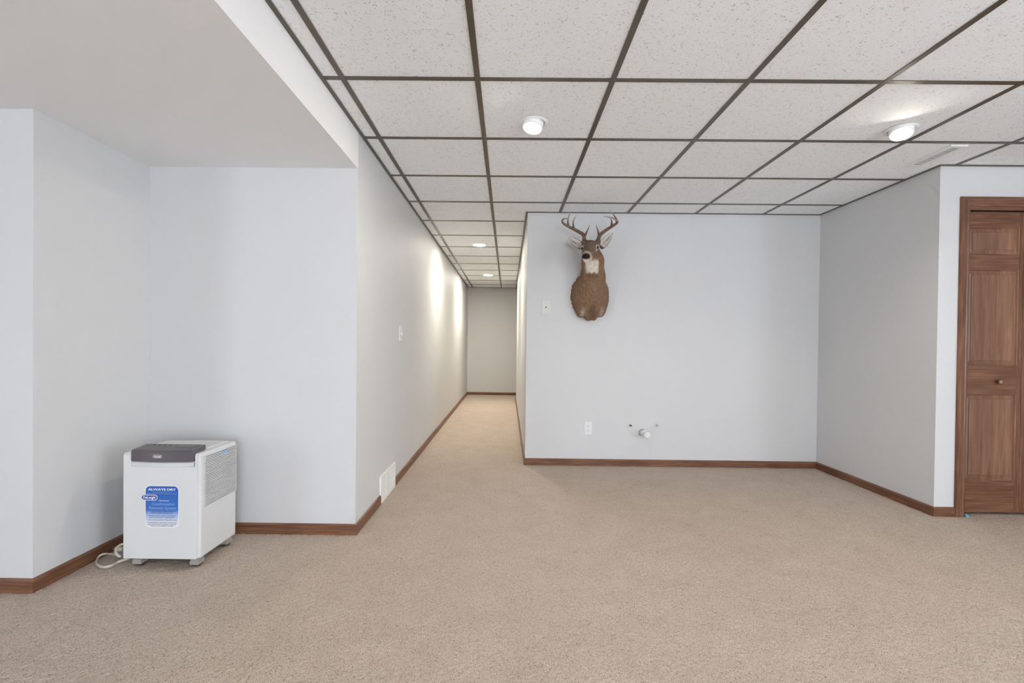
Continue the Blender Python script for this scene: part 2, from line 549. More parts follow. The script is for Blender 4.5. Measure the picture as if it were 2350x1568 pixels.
tag(link(bpy.data.objects.new('carpet_pile', me), floor), kind='stuff')

# ------------------------------------------------------------------ baseboards
BH, BT = 0.060, 0.012
def baseboard(name, p, q, nrm, mat, m0=0, m1=0):
    """from p to q along a wall face, nrm points into the room; m0/m1: +1 outside mitre, -1 inside mitre"""
    p, q, n = Vector(p), Vector(q), Vector(nrm)
    d = (q - p).normalized()
    prof = [(0, FLO), (BT, FLO), (BT, BH - 0.010), (BT - 0.004, BH - 0.002), (BT - 0.008, BH), (0, BH)]
    rs = []
    for base, s, mm in ((p, -1, m0), (q, 1, m1)):
        rs.append([(base.x + n.x * t + d.x * s * mm * t, base.y + n.y * t + d.y * s * mm * t, z) for t, z in prof])
    return struct(name, MB().rings(rs, smooth=False), mat)
baseboard('baseboard_near_left', (RX0, YC), (XA, YC), (0, -1), 'wood_x', 0, 1)
baseboard('baseboard_alcove_left', (XA, YC), (XA, YB), (1, 0), 'wood_y', 1, -1)
baseboard('baseboard_alcove_back', (XA, YB), (XL, YB), (0, -1), 'wood_x', -1, 1)
baseboard('baseboard_hall_near', (XL, YB), (XL, 3.153), (1, 0), 'wood_y', 1, 0)
baseboard('baseboard_hall_left', (XL, 3.556), (XL, YE), (1, 0), 'wood_y', 0, -1)
baseboard('baseboard_hall_end', (XL, YE), (1.6, YE), (0, -1), 'wood_x', -1, 0)
baseboard('baseboard_hall_right', (XR, YW), (XR, YRE), (-1, 0), 'wood_y', 1, 0)
baseboard('baseboard_back', (XR, YW), (XW, YW), (0, -1), 'wood_x', 1, -1)
baseboard('baseboard_right', (XW, YW), (XW, YD), (-1, 0), 'wood_y', -1, 1)
baseboard('baseboard_door', (XW, YD), (2.945, YD), (0, -1), 'wood_x', 1, 0)

# ------------------------------------------------------------------ closet door with casing
trim = tag(empty('trim_1', (DX0, YD, 0)), kind='structure')
CWD = 0.060
# moulded profile: t from the opening edge outwards, y proud of the wall
PROF = [(0.000, 0.000), (0.000, 0.010), (0.010, 0.013), (0.016, 0.010), (0.024, 0.014), (0.044, 0.018), (0.054, 0.018), (CWD, 0.013), (CWD, 0.0)]
b = MB().rings([[(DX0 - t, YD - y, z + (t if k else 0)) for t, y in PROF] for k, z in enumerate((FLO, DZ))], smooth=False)
b.build('casing_side', 'wood_z', trim)
b = MB().rings([[(DX1 + t, YD - y, z + (t if k else 0)) for t, y in PROF] for k, z in enumerate((FLO, DZ))], smooth=False)
b.build('casing_side', 'wood_z', trim)
b = MB().rings([[(x + s * t, YD - y, DZ + t) for t, y in PROF] for x, s in ((DX0, -1), (DX1, 1))], smooth=False)
b.build('casing_head', 'wood_x', trim)
MB().box(DX0 - 0.02, DX0, YD - 0.0, YD + TH, FLO, DZ + 0.02).build('jamb', 'wood_z', trim)
MB().box(DX1, DX1 + 0.02, YD - 0.0, YD + TH, FLO, DZ + 0.02).build('jamb', 'wood_z', trim)
MB().box(DX0, DX1, YD - 0.0, YD + TH, DZ, DZ + 0.02).build('head_jamb', 'wood_x', trim)
MB().box(DX0, DX1, YD + 0.0, YD + 0.016, DZ - 0.022, DZ).build('track_cover', 'wood_x', trim)
MB().box(DX0, DX1, YD + 0.040, YD + 0.066, DZ - 0.022, DZ).build('track', 'dark_gap', trim)

door = tag(empty('door_1', (DX0, YD, 0)), kind='structure')
LW = (DX1 - DX0 - 0.006) / 2
DY0, DY1 = YD + 0.036, YD + 0.066           # leaf thickness
def leaf(x0, knob):
    L = MB().box(x0 + 0.02, x0 + LW - 0.02, DY0 + 0.012, DY1 - 0.012, 0.03, 1.98).build('door_leaf', 'panel_z', door)
    x1 = x0 + LW
    SW = 0.030
    for a in (x0, x1 - SW):
        MB().box(a, a + SW, DY0, DY1, 0.014, DZ - 0.024).build('stile', 'wood_z', L, 0.002, 1)
    zs = [(0.014, 0.228), (0.800, 0.990), (1.625, 1.722), (1.905, DZ - 0.024)]
    for a, c in zs:
        MB().box(x0 + SW, x1 - SW, DY0, DY1, a, c).build('rail', 'wood_x', L, 0.002, 1)
    for (a, c) in ((0.228, 0.800), (0.990, 1.625), (1.722, 1.905)):
        # raised panel: sticking, sunk field edge, bevelled raise
        xa, xb = x0 + SW, x1 - SW
        def rect(i, y):
            return [(xa + i, y, a + i), (xb - i, y, a + i), (xb - i, y, c - i), (xa + i, y, c - i)]
        MB().rings([rect(0, DY0 + 0.001), rect(0.003, DY0 + 0.002), rect(0.008, DY0 + 0.012), rect(0.013, DY0 + 0.013), rect(0.034, DY0 + 0.0065), rect(0.0345, DY0 + 0.003), rect(0.037, DY0 + 0.002)],
                   cap0=False, smooth=False).build('panel', 'panel_z', L)
    if knob:
        MB().lathe((x0 + 0.245 - 0.005, DY0, 0.884), (0, -1, 0), [(0, 0.010), (0.010, 0.008), (0.016, 0.010), (0.022, 0.0165), (0.029, 0.0175), (0.034, 0.013), (0.036, 0.004)], 20).build('knob', 'brass', L)
leaf(DX0 + 0.002, True)
leaf(DX0 + 0.004 + LW, False)

# ------------------------------------------------------------------ ceiling lamps
def gimbal(loc, tilt, label, power, r=0.055, col=(1.0, 0.915, 0.77, 1), drop=0.036):
    e = tag(empty('ceiling_light', (loc[0], loc[1], H)), label, 'ceiling light', 'tilting round ceiling lights')
    ax = Vector(tilt).normalized()
    c = Vector((loc[0], loc[1], H))
    MB().lathe(c + Vector((0, 0, 0.001)), (0, 0, -1), [(0, r + 0.022), (0.003, r + 0.021), (0.005, r + 0.012), (0.005, r + 0.004)], 40, cap1=False).build('trim_ring', 'vent', e)
    s = c + Vector((0, 0, 0.02))
    MB().lathe(s, ax, [(0, r), (drop + 0.018, r), (drop + 0.021, r - 0.003), (drop + 0.0205, r - 0.007), (drop + 0.012, r - 0.008)], 40, cap1=False).build('housing', 'vent', e)
    MB().lathe(s + ax * (drop + 0.012), ax, [(0.0, r - 0.0085), (0.002, r - 0.010)], 40).build('lens', emit('warm_lens', col, power), e)
    return e
LENS_P = 450.0 * LAMP
gimbal((0.128, 2.520), (-0.16, -0.20, -1), 'white tilting ceiling light over the floor before the hallway', LENS_P)
gimbal((2.13, 2.565), (-0.22, -0.32, -1), 'white tilting ceiling light near the closet door, right end of the ceiling', LENS_P)
def downlight(loc, label, power, spot_w):
    e = tag(empty('ceiling_light', (loc[0], loc[1], H)), label, 'ceiling light', 'flush hallway ceiling lights')
    c = Vector((loc[0], loc[1], H + 0.002))
    r = 0.074
    MB().lathe(c, (0, 0, -1), [(0, r + 0.02), (0.005, r + 0.018), (0.007, r + 0.004), (0.004, r)], 40, cap1=False).build('trim_ring', 'vent', e)
    MB().lathe(c, (0, 0, -1), [(0.0, r), (0.004, r)], 40).build('lens', emit('warm_lens', (1.0, 0.93, 0.80, 1), power), e)
    ld = bpy.data.lights.new('bulb', 'SPOT')
    ld.energy = spot_w; ld.color = (1.0, 0.88, 0.68); ld.spot_size = math.radians(136); ld.spot_blend = 0.8; ld.shadow_soft_size = 0.05
    o = bpy.data.objects.new('bulb', ld); o.location = (0, 0, -0.025)
    link(o, e)
downlight((-0.356, 5.648), 'flush ceiling light in the hallway, nearer of the two', 320.0, 20 * LAMP)
downlight((-0.355, 8.121), 'flush ceiling light in the hallway, farther one near the end wall', 540.0, 26 * LAMP)
# the same lamps go on behind the camera
for x, y, lab in ((0.13, 0.05, 'white tilting ceiling light right above the viewer'), (2.13, 0.05, 'white tilting ceiling light to the right of the viewer, out of the picture')):
    gimbal((x, y), (0, 0.12, -1), lab, LENS_P * 0.35)

# ------------------------------------------------------------------ ceiling register
e = tag(empty('ceiling_vent', (2.633, 2.915, H)), 'white slotted air vent in the ceiling beside the right wall', 'vent')
vx0, vx1, vy0, vy1 = 2.583, 2.683, 2.757, 3.073
b = MB()
b.box(vx0, vx0 + 0.022, vy0, vy1, H - 0.005, H + 0.003).box(vx1 - 0.024, vx1, vy0, vy1, H - 0.005, H + 0.003)
b.box(vx0 + 0.022, vx1 - 0.024, vy0, vy0 + 0.020, H - 0.005, H + 0.003).box(vx0 + 0.022, vx1 - 0.024, vy1 - 0.026, vy1, H - 0.005, H + 0.003)
b.build('frame', 'vent', e)
MB().box(vx0 + 0.022, vx1 - 0.024, vy0 + 0.020, vy1 - 0.026, H - 0.0022, H + 0.003).build('backing', 'slot', e)
y = vy0 + 0.024
while y < vy1 - 0.034:
    MB().box(vx0 + 0.022, vx1 - 0.024, y, y + 0.0040, H - 0.0036, H - 0.0020).build('slat', 'vent', e)
    y += 0.0125

# ------------------------------------------------------------------ wall register by the floor
e = tag(empty('wall_vent', (XL, 3.354, 0)), 'white louvred air grille low on the hallway wall at the baseboard', 'vent')
ry0, ry1, rz0, rz1 = 3.153, 3.556, -0.004, 0.184
b = MB()
f = 0.022
b.box(XL, XL + 0.012, ry0, ry0 + f, rz0, rz1).box(XL, XL + 0.012, ry1 - f, ry1, rz0, rz1)
b.box(XL, XL + 0.012, ry0 + f, ry1 - f, rz1 - f, rz1).box(XL, XL + 0.012, ry0 + f, ry1 - f, rz0, rz0 + f + 0.01)
b.build('frame', 'vent', e)
MB().box(XL, XL + 0.002, ry0 + f, ry1 - f, rz0 + f, rz1 - f).build('backing', 'plastic_grey', e)
z = rz0 + f + 0.012
while z < rz1 - f - 0.004:
    MB().add([(XL + 0.003, ry0 + f, z + 0.006), (XL + 0.003, ry1 - f, z + 0.006), (XL + 0.012, ry1 - f, z), (XL + 0.012, ry0 + f, z),
              (XL + 0.003, ry0 + f, z + 0.0075), (XL + 0.003, ry1 - f, z + 0.0075), (XL + 0.012, ry1 - f, z + 0.0015), (XL + 0.012, ry0 + f, z + 0.0015)],
             [(0, 1, 2, 3), (4, 7, 6, 5), (0, 4, 5, 1), (2, 6, 7, 3), (0, 3, 7, 4), (1, 5, 6, 2)]).build('slat', 'vent', e)
    z += 0.0105
MB().box(XL + 0.002, XL + 0.011, 3.350, 3.356, rz0 + f, rz1 - f).build('divider', 'plastic_grey', e)

# ------------------------------------------------------------------ plates and pipes
def rounded_rect(cx_, cz_, wx, hz, r, n=5):
    pts = []
    for sx, sz, a0 in ((1, 1, 0), (-1, 1, PI / 2), (-1, -1, PI), (1, -1, 1.5 * PI)):
        for k in range(n + 1):
            a = a0 + PI / 2 * k / n
            pts.append((cx_ + sx * (wx / 2 - r) + r * math.cos(a), cz_ + sz * (hz / 2 - r) + r * math.sin(a)))
    return pts

def plate_y(mb, cx_, cz_, wx, hz, y0, y1, r=0.004, inset=0.003):
    """plate on a wall facing -y; y1 < y0 is the outer face"""
    a = [(x, y0, z) for x, z in rounded_rect(cx_, cz_, wx, hz, r)]
    m_ = [(x, y1 + inset * 0.6, z) for x, z in rounded_rect(cx_, cz_, wx, hz, r)]
    c = [(x, y1, z) for x, z in rounded_rect(cx_, cz_, wx - 2 * inset, hz - 2 * inset, r)]
    return mb.rings([a, m_, c], smooth=False)

# cable plate
e = tag(empty('cable_plate', (0.344, YW, 1.434)), 'off-white cable wall plate left of the deer head mount', 'wall plate')
plate_y(MB(), 0.344, 1.434, 0.076, 0.120, YW, YW - 0.006).build('plate', 'ivory', e)
MB().lathe((0.344, YW - 0.006, 1.434), (0, -1, 0), [(0, 0.006), (0.004, 0.006), (0.0045, 0.003)], 16).build('jack', 'slot', e)
for s in (-1, 1):
    MB().lathe((0.344, YW - 0.0055, 1.434 + s * 0.047), (0, -1, 0), [(0, 0.0045), (0.0015, 0.004)], 12).build('screw', 'plastic_grey', e)
# power outlet
e = tag(empty('power_outlet', (0.740, YW, 0.341)), 'white double power outlet low on the wall below the deer mount', 'outlet')
plate_y(MB(), 0.740, 0.341, 0.070, 0.115, YW, YW - 0.006).build('plate', 'plastic_bright', e)
plate_y(MB(), 0.740, 0.341, 0.034, 0.068, YW - 0.005, YW - 0.0085, 0.003, 0.001).build('receptacle', 'plastic_bright', e)
for s in (-1, 1):
    zc = 0.341 + s * 0.0185
    for dx, hh in ((-0.0065, 0.009), (0.0065, 0.007)):
        MB().box(0.740 + dx - 0.0013, 0.740 + dx + 0.0013, YW - 0.0092, YW - 0.008, zc + 0.002 - hh / 2 + 0.003, zc + 0.005 + hh / 2).build('slot', 'slot', e)
    MB().lathe((0.740, YW - 0.008, zc - 0.007), (0, -1, 0), [(0, 0.003), (0.0012, 0.003)], 12).build('slot', 'slot', e)
# light switch on the hall wall
e = tag(empty('light_switch', (XL, 3.722, 1.173)), 'white light switch on the hallway wall left of the hall', 'light switch')
b = MB()
yy = lambda y, z, x: (x, y, z)
a = [(XL, y, z) for y, z in rounded_rect(3.722, 1.173, 0.080, 0.120, 0.004)]
c = [(XL + 0.005, y, z) for y, z in rounded_rect(3.722, 1.173, 0.080, 0.120, 0.004)]
d = [(XL + 0.0075, y, z) for y, z in rounded_rect(3.722, 1.173, 0.074, 0.114, 0.004)]
b.rings([a, c, d], smooth=False)
b.build('plate', 'plastic_bright', e)
MB().add([(XL + 0.007, 3.716, 1.162), (XL + 0.007, 3.728, 1.162), (XL + 0.007, 3.728, 1.184), (XL + 0.007, 3.716, 1.184),
          (XL + 0.019, 3.718, 1.163), (XL + 0.019, 3.726, 1.163), (XL + 0.017, 3.726, 1.172), (XL + 0.017, 3.718, 1.172)],
         [(3, 2, 1, 0), (4, 5, 6, 7), (0, 1, 5, 4), (2, 3, 7, 6), (1, 2, 6, 5), (3, 0, 4, 7)]).build('toggle', 'plastic_bright', e)
for s in (-1, 1):
    MB().lathe((XL + 0.0072, 3.722, 1.173 + s * 0.030), (1, 0, 0), [(0, 0.0035), (0.001, 0.003)], 12).build('screw', 'plastic', e)
# drain pipe stub
e = tag(empty('drain_pipe', (1.233, YW, 0.308)), 'white plastic drain pipe stub sticking out of the back wall', 'pipe')
MB().lathe((1.233, YW, 0.308), (0, -1, 0), [(0, 0.0306), (0.001, 0.0306), (0.0015, 0.0290)], 28, cap1=False).build('wall_hole', 'shade_grey', e)
MB().lathe((1.233, YW, 0.308), (0.02, -1, 0.0), [(0.0, 0.0285), (0.115, 0.0285)], 28).build('pipe', 'pvc', e)
MB().lathe((1.2352, YW - 0.110, 0.308), (0.02, -1, 0.0), [(0.0, 0.0285), (0.001, 0.0300), (0.030, 0.0300), (0.034, 0.026), (0.035, 0.012)], 28).build('end_cap', 'plastic_bright', e)
# water supply stubs
def stub(x, z, label, mat):
    e = tag(empty('water_pipe', (x, YW, z)), label, 'pipe', 'small water pipe stubs')
    MB().lathe((x, YW, z), (0, -1, 0), [(0, 0.014), (0.003, 0.013), (0.005, 0.009)], 20, cap1=False).build('escutcheon', 'pvc', e)
    MB().lathe((x, YW, z), (0, -1, 0), [(0, 0.0075), (0.035, 0.0075), (0.036, 0.0055), (0.030, 0.005)], 16).build('pipe', mat, e)
    MB().lathe((x, YW - 0.031, z), (0, -1, 0), [(0, 0.0052), (0.001, 0.0052)], 14).build('open_end', 'slot', e)
stub(1.121, 0.372, 'small copper water pipe stub on the wall, left of the white drain pipe', 'copper')
stub(1.362, 0.375, 'small steel water pipe stub on the wall, right of the white drain pipe', 'steel')
# scrap by the casing
tag(MB().add([(3.004, 3.050, 0.003), (3.024, 3.046, 0.004), (3.030, 3.070, 0.012), (3.008, 3.076, 0.010), (3.014, 3.058, 0.017),
              (3.006, 3.052, -0.003), (3.024, 3.050, -0.003), (3.028, 3.070, 0.002), (3.008, 3.074, 0.001)],
             [(0, 1, 4), (1, 2, 4), (2, 3, 4), (3, 0, 4), (0, 5, 6, 1), (1, 6, 7, 2), (2, 7, 8, 3), (3, 8, 5, 0), (5, 8, 7, 6)]).build('paper_scrap', 'blue_scrap'),
    'tiny crumpled pale blue scrap on the carpet at the foot of the door casing', 'scrap')

# ------------------------------------------------------------------ dehumidifier
BX0, BX1, BY0, BY1, BZ0, BZ1 = -1.844, -1.468, 2.222, 2.520, 0.047, 0.556
dh = tag(empty('dehumidifier', ((BX0 + BX1) / 2, (BY0 + BY1) / 2, 0)), 'white portable dehumidifier on casters standing in the alcove corner', 'dehumidifier')
body = MB().box(BX0, BX1, BY0, BY1, BZ0, BZ1).build('body', 'plastic', dh, 0.014, 4)
# front panel, slightly proud, notched at the top for the control panel
PX0, PX1 = BX0 + 0.010, BX1 - 0.014
LX0, LX1 = -1.790, -1.494
b = MB()
poly = [(PX0, BZ0 + 0.002), (PX1, BZ0 + 0.002), (PX1, 0.548), (LX1 + 0.004, 0.548), (LX1 + 0.004, 0.494), (LX0 - 0.004, 0.494), (LX0 - 0.004, 0.548), (PX0, 0.548)]
b.add([(x, 2.214, z) for x, z in poly] + [(x, 2.226, z) for x, z in poly],
      [tuple(range(8)), tuple(range(15, 7, -1))] + [(i, (i + 1) % 8, 8 + (i + 1) % 8, 8 + i) for i in range(8)])
b.build('front_panel', 'plastic', dh, 0.003, 2)
# control panel: bowed front
def bow(x, amt):
    t = (x - (LX0 + LX1) / 2) / ((LX1 - LX0) / 2)
    return amt * (1 - t * t)
N = 14
xs = [LX0 + (LX1 - LX0) * i / N for i in range(N + 1)]
def bowed(z0, z1, yf, yb0, yb1, amt, ztop_back=None):
    zb = z1 if ztop_back is None else ztop_back
    rs = [[(x, yb0, z0), (x, yf - bow(x, amt), z0), (x, yf - bow(x, amt) + 0.001, z1 - 0.006), (x, yf - bow(x, amt) + 0.008, z1), (x, yb1, zb), (x, yb1, zb - 0.022)] for x in xs]
    return MB().rings(rs, smooth=False)
cp = bowed(0.5205, 0.574, 2.204, 2.24, 2.300, 0.012, 0.583).build('control_panel', 'charcoal', dh, 0.0015, 1)
cp['label'] = 'dark grey control panel'
tp = MB().rings([[(x, 2.216 - bow(x, 0.012), 0.5742), (x, 2.294, 0.5828), (x, 2.294, 0.5845), (x, 2.216 - bow(x, 0.012), 0.5759)] for x in xs[1:-1]], smooth=False).build('keypad', 'charcoal_top', cp)
for i in range(4):
    MB().lathe((-1.730 + i * 0.026, 2.275, 0.5822), (0, -0.09, 1), [(0, 0.005), (0.0018, 0.0045)], 12).build('button', 'slot', cp)
MB().box(-1.600, -1.530, 2.245, 2.275, 0.579, 0.5825).build('display', 'charcoal', cp)
bowed(0.4965, 0.5200, 2.209, 2.24, 2.24, 0.010).build('lip', 'plastic_grey', dh, 0.001, 1)
MB().box(-1.690, -1.500, 2.320, 2.500, BZ1 - 0.001, BZ1 + 0.006).build('tank_lid', 'plastic', dh, 0.004, 2)

def text(name, s, x, y, z, size, mat, parent, align='CENTER', width=None, shear=0.0, extrude=0.0, bold=0.0):
    cu = bpy.data.curves.new(name, 'FONT')
    cu.body = s; cu.size = size; cu.align_x = align; cu.align_y = 'CENTER'; cu.shear = shear
    cu.extrude = extrude; cu.offset = bold; cu.resolution_u = 3
    tmp = bpy.data.objects.new(name, cu)
    COL.objects.link(tmp)
    dg = bpy.context.evaluated_depsgraph_get()
    me = bpy.data.meshes.new_from_object(tmp.evaluated_get(dg))
    bpy.data.objects.remove(tmp, do_unlink=True)
    xs_ = [v.co.x for v in me.vertices]
    sc = 1.0
    if width and xs_:
        sc = width / (max(xs_) - min(xs_))
    o0 = world_loc(parent)
    for v in me.vertices:
        v.co = Vector((x + v.co.x * sc, y - v.co.z, z + v.co.y)) - o0
    me.materials.clear(); me.materials.append(M[mat])
    return link(bpy.data.objects.new(name, me), parent)

def badge_logo(cx_, cz_, y, wdt, hgt, parent, rim, fill, ink):
    p = plate_y(MB(), cx_, cz_, wdt, hgt, y + 0.001, y, hgt * 0.49, 0.0003).build('logo', fill, parent)
    a = rounded_rect(cx_, cz_, wdt * 0.985, hgt * 0.97, hgt * 0.48)
    c = rounded_rect(cx_, cz_, wdt - hgt * 0.24, hgt * 0.76, hgt * 0.37)
    n = len(a)
    MB().add([(x, y - 0.0002, z) for x, z in a] + [(x, y - 0.0002, z) for x, z in c], [(i, (i + 1) % n, n + (i + 1) % n, n + i) for i in range(n)]).build('logo_rim', rim, parent)
    text('lettering', "DeLonghi", cx_, y - 0.0003, cz_, hgt * 0.62, ink, parent, width=wdt * 0.74, bold=0.0004)
badge_logo(-1.652, 0.548, 2.1905, 0.044, 0.0150, cp, 'ink_white', 'charcoal', 'ink_white')

# sticker
def sticker_mat():
    m = new_mat('blue_to_white_print', (0.5, 0.5, 0.5, 1), 0.35, 0, 0.4)
    v = coords(m, (1, 1, 1), 'Generated')
    n, l, bs = nodes(m)
    sp = n.new('ShaderNodeSeparateXYZ'); l.new(v, sp.inputs[0])
    B = srgb(40, 92, 172)
    colour(m, ramp(m, sp.outputs[2], [(0.0, srgb(225, 226, 228)), (0.12, srgb(215, 220, 228)), (0.30, srgb(160, 182, 222)), (0.42, srgb(58, 110, 186)), (1.0, B)]))
    return m
SX, SZ, SY = -1.647, 0.301, 2.2135
plate_y(MB(), SX, SZ, 0.162, 0.201, SY + 0.0005, SY, 0.022, 0.0002).build('sticker_border', 'ink_white', dh)
st = plate_y(MB(), SX, SZ + 0.0005, 0.157, 0.196, SY, SY - 0.0004, 0.021, 0.0002).build('sticker', sticker_mat(), dh)
st['label'] = 'blue and white printed sticker'
TY = SY - 0.0006
text('lettering', 'ALWAYS DRY', SX, TY, 0.3835, 0.0145, 'ink_white', st, width=0.134, bold=0.0004)
text('lettering', 'THE ONLY DEHUMIDIFIER THAT', SX, TY, 0.3715, 0.0058, 'ink_pale', st, width=0.088)
text('lettering', 'EMPTIES ITSELF FROM ANY ROOM IN THE HOUSE', SX, TY, 0.3635, 0.0058, 'ink_pale', st, width=0.142)
text('lettering', 'Permanent', SX + 0.008, TY, 0.3305, 0.010, 'ink_white', st, width=0.050, shear=0.5)
text('lettering', 'Condensation', SX + 0.005, TY, 0.3140, 0.0190, 'ink_pale', st, width=0.110, shear=0.2)
text('lettering', 'Removal System', SX + 0.003, TY, 0.2945, 0.0190, 'ink_pale', st, width=0.132, shear=0.2)
for s, zz, ww in (('\u2022 Continuously dehumidifies', 0.2785, 0.110), ('without daily maintenance', 0.2705, 0.104), ('\u2022 Special design assures portability', 0.2575, 0.134),
                  ('and no permanent installations', 0.2495, 0.118), ('\u2022 Convenient kitchen "Snap-Fit" hose', 0.2375, 0.142), ('\u2022 Immediately eliminates mold from', 0.2245, 0.142),
                  ('your environment to hamper unwanted', 0.2165, 0.136), ('bacteria and mildew growth', 0.2090, 0.108)):
    text('lettering', s, SX, TY, zz, 0.0072, 'ink_navy', st, width=ww, shear=0.15, bold=0.00012)
badge_logo(-1.707, 0.3450, 2.2124, 0.080, 0.0280, st, 'ink_white', 'ink_blue', 'ink_white')

# side grille
gr = MB().box(BX1 - 0.001, BX1 + 0.0006, 2.262, 2.512, 0.290, 0.537).build('grille', 'shade_grey', dh)
nsl = 30
for i in range(nsl + 1):
    z = 0.290 + (0.537 - 0.290) * i / nsl
    MB().box(BX1 - 0.001, BX1 + 0.0040, 2.246, 2.514, z - 0.0026, z + 0.0022).build('slat', 'plastic', gr)
MB().box(BX1 + 0.001, BX1 + 0.0052, 2.385, 2.430, 0.515, 0.532).build('badge', 'ink_pale', dh, 0.002, 1)
b = MB()
z = 0.30
while z < 0.53:
    b.box(BX0 - 0.007, BX0 + 0.002, 2.236, 2.500, z, z + 0.005); z += 0.0095
b.build('side_vent', 'plastic', dh)
b = MB().box(BX0 - 0.010, BX0 + 0.002, 2.300, 2.500, 0.20, 0.455)
z = 0.205
while z < 0.45:
    b.box(BX0 - 0.014, BX0 - 0.009, 2.300, 2.500, z, z + 0.005); z += 0.0095
b.build('filter', 'plastic_grey', dh)
# casters
for (x, y) in ((-1.786, 2.258), (-1.506, 2.258), (-1.786, 2.488), (-1.506, 2.488)):
    h = MB()
    rs = []
    for yy_ in np.linspace(-0.024, 0.024, 7):
        rr = math.sqrt(max(0.0, 1 - (yy_ / 0.026) ** 2))
        zt = 0.016 + 0.028 * rr ** 0.6
        rs.append([(x - 0.022, y + yy_, 0.012), (x + 0.022, y + yy_, 0.012), (x + 0.022, y + yy_, zt - 0.004), (x + 0.018, y + yy_, zt), (x - 0.018, y + yy_, zt), (x - 0.022, y + yy_, zt - 0.004)])
    c = h.rings(rs, smooth=False).build('caster', 'caster', dh, 0.0015, 1)
    MB().lathe((x - 0.019, y, 0.0175), (1, 0, 0), [(0, 0.014), (0.003, 0.0175), (0.035, 0.0175), (0.038, 0.014)], 20).build('wheel', 'rubber', c)
    MB().lathe((x, y, 0.03), (0, 0, 1), [(0, 0.007), (0.019, 0.007)], 12).build('stem', 'steel', c)
MB().box(-1.62, -1.57, 2.33, 2.36, 0.020, 0.049).build('drain_fitting', 'rubber', dh, 0.006, 2)
# cord: flat beige cord looping on the carpet, ending in a plug
cpts = [(-1.82, 2.30, 0.045), (-1.86, 2.275, 0.020), (-1.895, 2.262, 0.010), (-1.900, 2.225, 0.008), (-1.925, 2.210, 0.008), (-1.972, 2.228, 0.010), (-2.012, 2.272, 0.014),
        (-2.018, 2.297, 0.022), (-2.002, 2.310, 0.026), (-1.960, 2.300, 0.028), (-1.925, 2.292, 0.030), (-1.905, 2.286, 0.027), (-1.912, 2.281, 0.030),
        (-1.924, 2.280, 0.046), (-1.920, 2.281, 0.068), (-1.903, 2.284, 0.084), (-1.880, 2.290, 0.088)]
MB().tube(catmull(cpts, 6), 0.0066, 10, (0.45, 1.0)).build('power_cord', 'cord', dh)
pl = MB().lathe((-1.905, 2.300, 0.056), (-1, 0, 0), [(0, 0.010), (0.022, 0.013), (0.034, 0.013), (0.036, 0.010)], 16).build('plug', 'cord', dh)
for dz in (-0.0045, 0.0045):
    MB().box(-1.958, -1.940, 2.2985, 2.3015, 0.056 + dz - 0.0016, 0.056 + dz + 0.0016).build('prong', 'steel', pl)

# ------------------------------------------------------------------ deer shoulder mount
DO = Vector((0.741, YW, 1.322))
deer = tag(empty('deer_mount', DO), 'taxidermy deer head and shoulder mount with antlers on the back wall', 'deer mount')
def D(p):
    """local (x right, out from the wall, up) -> world"""
    return Vector((DO.x + p[0], DO.y - p[1], DO.z + p[2]))

def surface_nets(f, lo, hi, h):
    """naive surface nets of f(P) <= 0 sampled on a grid"""
    n = [int(round((hi[i] - lo[i]) / h)) + 1 for i in range(3)]
    ax = [np.linspace(lo[i], hi[i], n[i], dtype=np.float32) for i in range(3)]
    P = np.stack(np.meshgrid(*ax, indexing='ij'), -1)
    S = f(P)
    ins = S < 0
    corners = [(a, b_, c) for a in (0, 1) for b_ in (0, 1) for c in (0, 1)]
    sub = lambda A, c: A[c[0]:n[0] - 1 + c[0], c[1]:n[1] - 1 + c[1], c[2]:n[2] - 1 + c[2]]
    cnt = sum(sub(ins, c).astype(np.int8) for c in corners)
    act = (cnt > 0) & (cnt < 8)
    ids = -np.ones(act.shape, np.int64)
    cells = np.argwhere(act)
    ids[act] = np.arange(len(cells))
    acc = np.zeros((len(cells), 3)); num = np.zeros(len(cells))
    val = {c: S[cells[:, 0] + c[0], cells[:, 1] + c[1], cells[:, 2] + c[2]].astype(float) for c in corners}
    for i, a in enumerate(corners):
        for b_ in corners[i + 1:]:
            if sum(abs(a[k] - b_[k]) for k in range(3)) != 1:
                continue
            va, vb = val[a], val[b_]
            m_ = (va < 0) != (vb < 0)
            t = np.where(m_, va / np.where(m_, va - vb, 1), 0)
            pt = np.array(a)[None] + t[:, None] * (np.array(b_) - np.array(a))[None]
            acc[m_] += pt[m_]; num[m_] += 1
    V = (cells + acc / num[:, None]) * h + np.array(lo)[None]
    F = []
    for d in range(3):
        e1, e2 = (d + 1) % 3, (d + 2) % 3
        sl = [slice(1, n[k] - 1) for k in range(3)]
        s0 = list(sl); s1 = list(sl)
        s0[d] = slice(0, n[d] - 1); s1[d] = slice(1, n[d])
        A, B = ins[tuple(s0)], ins[tuple(s1)]
        idx = np.argwhere(A != B)
        off = np.array([1, 1, 1]); off[d] = 0
        g = idx + off
        if len(g) == 0:
            continue
        flip = A[tuple(idx.T)]
        q = []
        for o1, o2 in ((0, 0), (1, 0), (1, 1), (0, 1)):
            c = g.copy(); c[:, e1] -= o1; c[:, e2] -= o2
            q.append(ids[tuple(c.T)])
        q = np.stack(q, -1)
        q = np.where(flip[:, None], q[:, ::-1], q)
        F.append(q)
    return V, np.concatenate(F)

